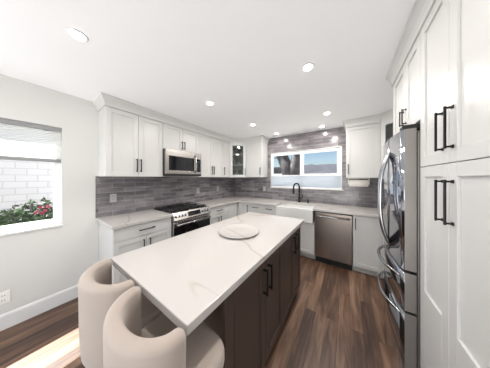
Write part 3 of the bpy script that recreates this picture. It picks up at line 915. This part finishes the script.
# ------------------------------------------------------------------ range
def gas_range():
    y0, y1 = 1.191, 1.879
    w = y1 - y0
    xf = -2.062
    t = empty('gas_range', (-2.37, (y0 + y1) / 2, 0), 'stainless slide-in gas range with black cooktop', 'stove')
    F = frame((xf, y0, 0), (0, 1, 0))
    D = xf - LX - 0.012
    MB(F).box(0, w, 0.045, D, 0.06, 0.895, 0.002).build('body', M['gap'], t)
    MB(F).box(0, w, 0.06, D, 0.895, 0.920, 0.004).build('cooktop', M['blackgloss'], t)
    b = MB(F)
    bm = bmesh.new()
    pr = [(-0.020, 0.800), (-0.030, 0.815), (0.018, 0.918), (0.060, 0.922), (0.060, 0.800)]
    a = [bm.verts.new((0, y, z)) for y, z in pr]; c = [bm.verts.new((w, y, z)) for y, z in pr]
    bm.faces.new(a); bm.faces.new(c)
    for i in range(5):
        bm.faces.new([a[i], a[(i + 1) % 5], c[(i + 1) % 5], c[i]])
    b._merge(bm)
    p = b.build('control_panel', M['steel'], t)
    n = Vector((0, -0.103, 0.048)).normalized()
    up = Vector((0, 0.048, 0.103)).normalized()
    mid = Vector((0, -0.006, 0.8665))
    tilt = Matrix.Rotation(-math.atan2(0.048, 0.103), 3, 'X')
    b = MB(F); b.box(0.235, 0.475, mid.y - 0.003, mid.y + 0.003, mid.z - 0.036, mid.z + 0.036, 0.001, 1, rot=tilt); b.build('display', M['blackgloss'], p)
    for x in (0.045, 0.095, 0.145, 0.195, 0.525, 0.580, 0.635):
        b = MB(F)
        c = Vector((x, mid.y, mid.z))
        b.tube([c, c + n * 0.008], 0.022, 16, smooth=False); b.tube([c + n * 0.006, c + n * 0.03], 0.0175, 16, smooth=False)
        b.build('knob', M['chrome'], p)
    b = MB(F); b.box(0.004, w - 0.004, -0.012, 0.045, 0.20, 0.79, 0.004); d = b.build('oven_door', M['steel'], t)
    MB(F).box(0.003, w - 0.003, -0.0150, -0.008, 0.215, 0.712, 0.001, 1).build('oven_window', M['blackgloss'], d)
    b = MB(F)
    b.tube([(0.03, -0.055, 0.745), (w - 0.03, -0.055, 0.745)], 0.013, 12)
    for x in (0.06, w - 0.06):
        b.box(x - 0.012, x + 0.012, -0.055, -0.010, 0.737, 0.753, 0.002)
    b.build('handle', M['chrome'], d)
    b = MB(F); b.box(0.004, w - 0.004, -0.012, 0.045, 0.065, 0.195, 0.004); b.build('drawer', M['steel'], t)
    MB(F).box(0.02, w - 0.02, 0.08, D - 0.02, 0.0, 0.06).build('plinth', M['gap'], t)
    for k in range(3):
        a0, a1 = 0.012 + k * (w - 0.02) / 3, 0.008 + (k + 1) * (w - 0.02) / 3 - 0.004
        b = MB(F)
        zt = 0.945
        for x in (a0, a1 - 0.012):
            b.box(x, x + 0.012, 0.085, D - 0.03, zt - 0.012, zt, 0.002)
        for y in (0.085, 0.31, D - 0.042):
            b.box(a0, a1, y, y + 0.012, zt - 0.012, zt, 0.002)
        m_ = (a0 + a1) / 2
        b.box(m_ - 0.006, m_ + 0.006, 0.085, D - 0.03, zt - 0.012, zt, 0.002)
        for x in (a0, a1 - 0.012):
            for y in (0.085, D - 0.042):
                b.box(x, x + 0.012, y, y + 0.012, 0.918, zt - 0.006)
        b.build('grate', M['iron'], t)
        for y in (0.19, 0.44):
            if k == 1 and y > 0.3: continue
            MB(F).lathe([(0.042, 0.919), (0.042, 0.928), (0.03, 0.932)], 20, (m_, y, 0)).build('burner', M['iron'], t)
gas_range()

# ------------------------------------------------------------------ dishwasher
def dishwasher():
    x0, x1 = -0.451, 0.074
    t = empty('dishwasher', (-0.19, 3.05, 0), 'stainless dishwasher between the sink and the single-door cabinet', 'dishwasher')
    F = frame((x0, BB, 0), (1, 0, 0))
    w = x1 - x0
    MB(F).box(0.004, w - 0.004, 0.02, 0.58, 0.10, 0.868).build('body', M['gap'], t)
    b = MB(F); b.box(0.003, w - 0.003, -0.014, 0.02, 0.105, 0.858, 0.006, 3); d = b.build('door', M['dwsteel'], t)
    b = MB(F)
    pts = [(0.035, -0.012, 0.800), (0.04, -0.055, 0.80), (w * 0.5, -0.062, 0.80), (w - 0.04, -0.055, 0.80), (w - 0.035, -0.012, 0.800)]
    b.tube(pts, 0.011, 10); b.build('handle', M['chrome'], d)
    MB(F).box(0.004, w - 0.004, 0.045, 0.30, 0.0, 0.10).build('toe_kick', M['gap'], t)
dishwasher()

# ------------------------------------------------------------------ pantry, over-fridge cabinet
def FR(y):
    return frame((PX + 0.02, y, 0), (0, -1, 0))
SEAM = 1.494
big = (('s', 0.0078), ('out', 0.026), ('foot', 1.0))
cabinet('pantry_cabinet', FR(1.306), 0.596, 0.10, UZ1, RX - 0.004 - PX - 0.02, 'tall white pantry with long black pulls beside the refrigerator', 'cabinet',
        [('door', 0.0, 0.298, SEAM, UZ1 - 0.004, ('v', 0.254, 1.552, 1.728, big)), ('door', 0.298, 0.596, SEAM, UZ1 - 0.004, ('v', 0.330, 1.552, 1.728, big)),
         ('deep_rail_door', 0.0, 0.298, 0.10, SEAM, ('v', 0.254, 1.236, 1.424, big)), ('deep_rail_door', 0.298, 0.596, 0.10, SEAM, ('v', 0.330, 1.236, 1.424, big))], toe=0.10)
cabinet('bridge_cabinet', FR(1.925), 0.617, 1.775, UZ1, RX - 0.004 - PX - 0.02, 'white two-door cabinet above the refrigerator', 'cabinet',
        [('door', 0.0, 0.345, 1.775, UZ1 - 0.004, ('v', 0.316, 1.822, 1.937, big)), ('door', 0.345, 0.617, 1.775, UZ1 - 0.004, ('v', 0.372, 1.822, 1.937, big))])
MB().box(PX + 0.02, RX - 0.004, 1.926, 1.940, 0.0, UZ1, 0.001, 1).build('side_panel', M['cab'], label='white end panel on the far side of the refrigerator', cat='panel')
cabinet('base_cabinet', frame((0.43, 2.735, 0), (0, -1, 0)), 0.793, 0.10, CZ, RX - 0.004 - 0.43, 'white two-door base cabinet between the refrigerator and the back corner', 'cabinet',
        [('door', 0, 0.396, 0.10, CZ - 0.006, ('v', 0.36, 0.66, 0.83)), ('door', 0.396, 0.793, 0.10, CZ - 0.006, ('v', 0.43, 0.66, 0.83))], toe=0.10)

# ------------------------------------------------------------------ refrigerator
def fridge():
    y0, y1, xf = 1.328, 1.918, 0.276          # near side, far side, door faces
    t = empty('refrigerator', (0.63, 1.62, 0), 'stainless french-door refrigerator with two bottom drawers', 'refrigerator')
    F = frame((xf, y1, 0), (0, -1, 0))
    w = y1 - y0
    MB(F).box(0.006, w - 0.006, 0.080, 0.68, 0.05, 1.715, 0.004).build('body', M['fridgeside'], t)
    MB(F).box(0.02, w - 0.02, 0.09, 0.66, 0.0, 0.05).build('plinth', M['gap'], t)
    def bowed(x0, x1, z0, z1, name):
        """door slab, gently bowed across its face"""
        b = MB(F)
        bm = bmesh.new()
        nx = 10
        fr, bk = [], []
        for i in range(nx + 1):
            x = x0 + (x1 - x0) * i / nx
            u = x / w * 2 - 1
            y = 0.015 * u * u
            e = min(x - x0, x1 - x)
            if e < 0.004: y += 0.008
            fr.append((x, y)); 
        for zz in (z0, z1):
            bk.append([bm.verts.new((x, y, zz)) for x, y in fr] + [bm.verts.new((x1, 0.074, zz)), bm.verts.new((x0, 0.074, zz))])
        n = nx + 3
        for i in range(n):
            f = bm.faces.new([bk[0][i], bk[0][(i + 1) % n], bk[1][(i + 1) % n], bk[1][i]])
            f.material_index = 0 if i < nx else 1
        f = bm.faces.new(bk[0]); f.material_index = 1
        f = bm.faces.new(bk[1]); f.material_index = 1
        bmesh.ops.recalc_face_normals(bm, faces=bm.faces[:])
        vs = {v: b.bm.verts.new(F @ v.co) for v in bm.verts}
        for f in bm.faces:
            nf = b.bm.faces.new([vs[v] for v in f.verts]); nf.material_index = f.material_index
            nf.smooth = f.material_index == 0
        bm.free()
        return b.build(name, [M['fridgesteel'], M['fridgeside']], t)
    def hcurve(p0, p1, out, r=0.0105):
        p0, p1 = Vector(p0), Vector(p1)
        b = MB(F)
        pts = []
        for k in range(17):
            s = k / 16
            pts.append(p0.lerp(p1, s) - Vector((0, out * (1 - abs(2 * s - 1) ** 2.6), 0)))
        b.tube(pts, r, 12)
        return b
    c = w / 2
    for x0, x1, hx in ((0.0, c - 0.0015, c - 0.033), (c + 0.0015, w, c + 0.033)):
        d = bowed(x0, x1, 0.858, 1.735, 'door')
        hcurve((hx, 0.004, 0.905), (hx, 0.004, 1.630), 0.058).build('handle', M['chrome'], d)
    for z0, z1, hz in ((0.606, 0.840, 0.800), (0.06, 0.590, 0.560)):
        d = bowed(0.0, w, z0, z1, 'drawer')
        hcurve((0.045, 0.012, hz), (w - 0.045, 0.012, hz), 0.065).build('handle', M['chrome'], d)
    for x in (0.05, w - 0.06):
        b = MB(F); b.box(x - 0.036, x + 0.036, 0.02, 0.20, 1.736, 1.768, 0.006); b.build('hinge_cover', M['gap'], t)
fridge()

# ------------------------------------------------------------------ island
def island():
    xf = -0.478
    ya, yb = 0.532, 1.940
    t = empty('kitchen_island', (-0.82, 1.2, 0), 'dark espresso island cabinet under the long white worktop', 'kitchen island')
    F = frame((xf - 0.02, 0.605, 0), (0, 1, 0))
    MB().box(-1.205, xf - 0.02, 0.660, yb, 0.10, CZ, 0.001, 1).build('carcass', M['dark'], t)
    MB().box(-1.165, xf - 0.075, 0.70, yb - 0.02, 0.0, 0.10).build('toe_kick', M['dark'], t)
    MB().box(xf - 0.022, xf, ya, 0.603, 0.0, CZ, 0.001, 1).build('end_panel', M['dark'], t)
    for x0, x1, hx in ((0.0, 0.355, 0.322), (0.355, 0.700, 0.394), (0.750, 1.050, 1.010), (1.050, 1.333, 1.110)):
        b = MB(F); shaker(b, x0 + G, x1 - G, 0.10, CZ - 0.012); d = b.build('door', M['dark'], t)
        b = MB(F); pull_v(b, hx, 0.625, 0.805, s=0.012, out=0.038); b.build('handle', M['black'], d)
    b = MB(F); b.box(0.702, 0.748, -0.02, 0, 0.10, CZ - 0.004, 0.001, 1); b.build('stile', M['dark'], t)
    b = MB()
    b.prism([(-1.268, 0.306), (-0.460, 0.316), (-0.436, 1.955), (-1.240, 1.925)], CZ + 0.001, 0.914, 0.004)
    b.build('island_worktop', M['quartz'], label='long white veined quartz worktop on the dark island', cat='countertop')
    t2 = MB()
    R = 0.192
    prof = [(R * 0.80, 0.0), (R * 0.86, 0.001), (R * 0.97, 0.012), (R, 0.018), (R * 0.985, 0.021), (R * 0.95, 0.020), (R * 0.80, 0.011), (R * 0.4, 0.010), (0.0005, 0.010)]
    t2.lathe(prof, 56, (-0.852, 1.145, 0.914))
    t2.build('platter', M['quartz'], label='round white marble platter on the island worktop', cat='platter')
island()

# ------------------------------------------------------------------ stools
def make_stool(loc, rz, label):
    t = empty('bar_stool', (0, 0, 0), label, 'stool', 'beige barrel bar stools at the island')
    RX_, RY_, TH = 0.199, 0.140, 0.054
    # plan path of the shell's mid line, from the right arm tip round the back to the left arm tip
    ax, ay = RX_ - TH / 2, RY_ - TH / 2
    rows = []
    for k in range(31):
        a = -PI * k / 30
        rows.append((Vector((ax * math.cos(a), ay * math.sin(a))), Vector((ay * math.cos(a), ax * math.sin(a))).normalized(), 1.0))
    tip = lambda s_: [(Vector((s_ * ax, 0.022 * math.sin(a))), Vector((s_, 0)), math.cos(a)) for a in (0.45, 0.9, 1.25, 1.5)]
    rows = list(reversed(tip(1))) + rows + tip(-1)
    bm = bmesh.new()
    rings = []
    for p, n, c in rows:
        h = 0.5 * TH * max(c, 0.08)
        zt = 0.938 - (1 - c) * 0.03
        sec = []
        zb = 0.545
        for z, s in ((zb, 0.86), (zb + 0.012, 0.93), (0.60, 0.965), (0.70, 0.985), (zt - 0.06, 1.0)):
            q = p * s + n * h * 1.0
            sec.append((q.x, q.y, z))
        for k in range(0, 9):
            a = PI * k / 8
            q = p + n * h * math.cos(a)
            sec.append((q.x, q.y, zt - 0.028 + 0.022 * math.sin(a)))
        for z in (zt - 0.06, 0.70, 0.60):
            q = p - n * h
            sec.append((q.x, q.y, z))
        q = p * 0.86 - n * h
        sec.append((q.x, q.y, zb))
        rings.append([bm.verts.new(v) for v in sec])
    n = len(rings[0])
    for a, b2 in zip(rings, rings[1:]):
        for k in range(n):
            bm.faces.new([a[k], a[(k + 1) % n], b2[(k + 1) % n], b2[k]])
    bm.faces.new(rings[0]); bm.faces.new(rings[-1])
    b = MB(); b._merge(bm, True); b.build('backrest', M['fabric'], t)
    # seat cushion: rounded square in plan, soft edges
    def cushion(sx, sy0, sy1, z0, z1, name, ex=3.2, rd=0.03):
        bm = bmesh.new()
        m_ = 40
        lay = []
        cy = (sy0 + sy1) / 2; ry = (sy1 - sy0) / 2
        prof = [(-rd, z0)] + [(-rd + rd * math.sin(a), z0 + rd - rd * math.cos(a)) for a in (0.4, 0.8, 1.2, PI / 2)] + \
               [(-rd + rd * math.cos(a), z1 - rd + rd * math.sin(a)) for a in (0.0, 0.4, 0.8, 1.2, PI / 2)] + [(-0.09, z1 + 0.004), (-0.16, z1 + 0.006)]
        for off, z in prof:
            ring = []
            for k in range(m_):
                a = 2 * PI * k / m_
                c, s = math.cos(a), math.sin(a)
                q = min(1.0, max(0.0, (s * (ry + off) + cy + 0.02) / 0.07)); q = q * q * (3 - 2 * q)
                x = math.copysign(abs(c) ** (2 / (2.2 + (ex - 2.2) * q)), c) * (sx - 0.045 * (1 - q) + off)
                y = math.copysign(abs(s) ** (2 / ex), s) * (ry + off) + cy
                ring.append(bm.verts.new((x, y, z)))
            lay.append(ring)
        for a_, b_ in zip(lay, lay[1:]):
            for k in range(m_):
                bm.faces.new([a_[k], a_[(k + 1) % m_], b_[(k + 1) % m_], b_[k]])
        bm.faces.new(lay[0]); bm.faces.new(lay[-1])
        b = MB(); b._merge(bm, True); return b.build(name, M['fabric'], t)
    cushion(0.208, -0.095, 0.240, 0.61, 0.700, 'seat', ex=4.5)
    cushion(0.170, -0.085, 0.190, 0.555, 0.612, 'seat_base', rd=0.02)
    for sx in (-1, 1):
        for sy in (-1, 1):
            MB().tube([(0.12 * sx, 0.04 + 0.09 * sy, 0.56), (0.175 * sx, 0.04 + 0.145 * sy, 0.0)], 0.016, 10, r1=0.011).build('leg', M['black'], t)
    b = MB()
    z = 0.20
    cs = [(0.155 * sx, 0.04 + 0.122 * sy, z) for sx, sy in ((-1, -1), (1, -1), (1, 1), (-1, 1))]
    for p, q in zip(cs, cs[1:] + cs[:1]):
        b.tube([p, q], 0.008, 8)
    b.build('footrest', M['black'], t)
    t.location = loc
    t.rotation_euler = (0, 0, rz)
    return t
s1 = make_stool((-0.628, 0.280, 0), math.radians(0), 'beige upholstered barrel stool at the island corner nearest the dark doors')
s2 = s1.copy(); COL.objects.link(s2)
s2.location = (-1.048, 0.279, 0); s2.rotation_euler = (0, 0, 0)
s2['label'] = 'beige upholstered barrel stool on the window side of the other stool'
for ch in list(s1.children):
    c = ch.copy(); COL.objects.link(c); c.parent = s2

# ------------------------------------------------------------------ small wall things
def outlet(F, label, m, duplex=True):
    p = F @ Vector((0, 0, 0))
    t = empty('outlet', p, label, 'outlet')
    MB(F).box(-0.036, 0.036, -0.006, 0.0, -0.058, 0.058, 0.003).build('cover_plate', m, t)
    for z in (-0.021, 0.021):
        b = MB(F); b.box(-0.017, 0.017, -0.009, -0.004, z - 0.015, z + 0.015, 0.003)
        s = b.build('socket', m, t)
        b = MB(F); b.box(-0.008, -0.005, -0.0095, -0.0085, z - 0.005, z + 0.006); b.box(0.005, 0.008, -0.0095, -0.0085, z - 0.005, z + 0.006)
        b.build('slots', M['gap'], s)
outlet(frame((LX, -0.125, 0.30), (0, 1, 0)), 'white outlet low on the wall under the left window', M['plate'])
outlet(frame((LX + TT, 0.675, 1.155), (0, 1, 0)), 'grey outlet in the tile left of the gas range', M['tileplate'])
outlet(frame((LX + TT, 2.10, 1.16), (0, 1, 0)), 'grey outlet in the tile just right of the gas range', M['tileplate'])
outlet(frame((LX + TT, 2.70, 1.16), (0, 1, 0)), 'grey outlet in the range wall tile nearest the corner', M['tileplate'])
outlet(frame((-1.72, BY - TT, 1.16), (1, 0, 0)), 'grey outlet in the tile left of the sink window', M['tileplate'])
outlet(frame((0.145, BY - TT, 1.14), (1, 0, 0)), 'grey outlet in the tile below the paper towels', M['tileplate'])

# paper towel holder under the right back cabinet
t = empty('paper_towel_holder', (0.165, 3.2, 1.29), 'white under-cabinet paper towel holder right of the sink window', 'paper towel holder')
MB().box(0.020, 0.310, 3.15, 3.25, 1.424, 1.436, 0.002).build('mount_plate', M['plate'], t)
for x in (0.018, 0.300):
    MB().box(x, x + 0.012, 3.165, 3.235, 1.32, 1.424, 0.004).build('arm', M['plate'], t)
MB().tube([(0.03, 3.2, 1.345), (0.30, 3.2, 1.345)], 0.012, 10).build('rod', M['plate'], t)
b = MB(); b.lathe([(0.020, 0), (0.060, 0), (0.060, 0.262), (0.020, 0.262), (0.020, 0)], 32, (0.034, 3.2, 1.345), axis='x', cap=False)
b.build('paper_towel_roll', M['paper'], label='roll of white paper towels hanging under the cabinet', cat='paper towels')

# ------------------------------------------------------------------ recessed lights
spots = [(-1.517, 0.197, 'nearest the left window'), (-1.469, 1.344, 'above the range side of the island'), (-1.410, 2.324, 'before the glass corner cabinet'),
         (-0.281, 1.395, 'above the aisle beside the island'), (-0.243, 2.541, 'in front of the dishwasher'),
         (-1.268, 3.083, 'over the left end of the sink window'), (-0.383, 3.139, 'over the right end of the sink window'),
         (-0.28, 0.20, 'directly above the viewer')]
for x, y, where in spots:
    t = empty('recessed_light', (x, y, H - 0.012), 'round white recessed ceiling light ' + where, 'ceiling light', 'recessed ceiling lights')
    MB().lathe([(0.036, H - 0.004), (0.039, H - 0.006), (0.047, H - 0.005), (0.052, H), (0.036, H)], 32, (x, y, 0), cap=False).build('trim_ring', M['trim'], t)
    MB().lathe([(0.037, H - 0.002), (0.037, H - 0.007), (0.034, H - 0.011), (0.02, H - 0.013)], 32, (x, y, 0)).build('lens', M['lens'], t)
    near = y > 2.9
    l = light('recessed_lamp', 'AREA', (x, y, H - 0.016), (0, 0, -1), 2.2 if near else (4.3 if x < -1.0 and y < 2 else 5.0 if y < 1 else 7.2), (1.0, 0.955, 0.905), 0.07)
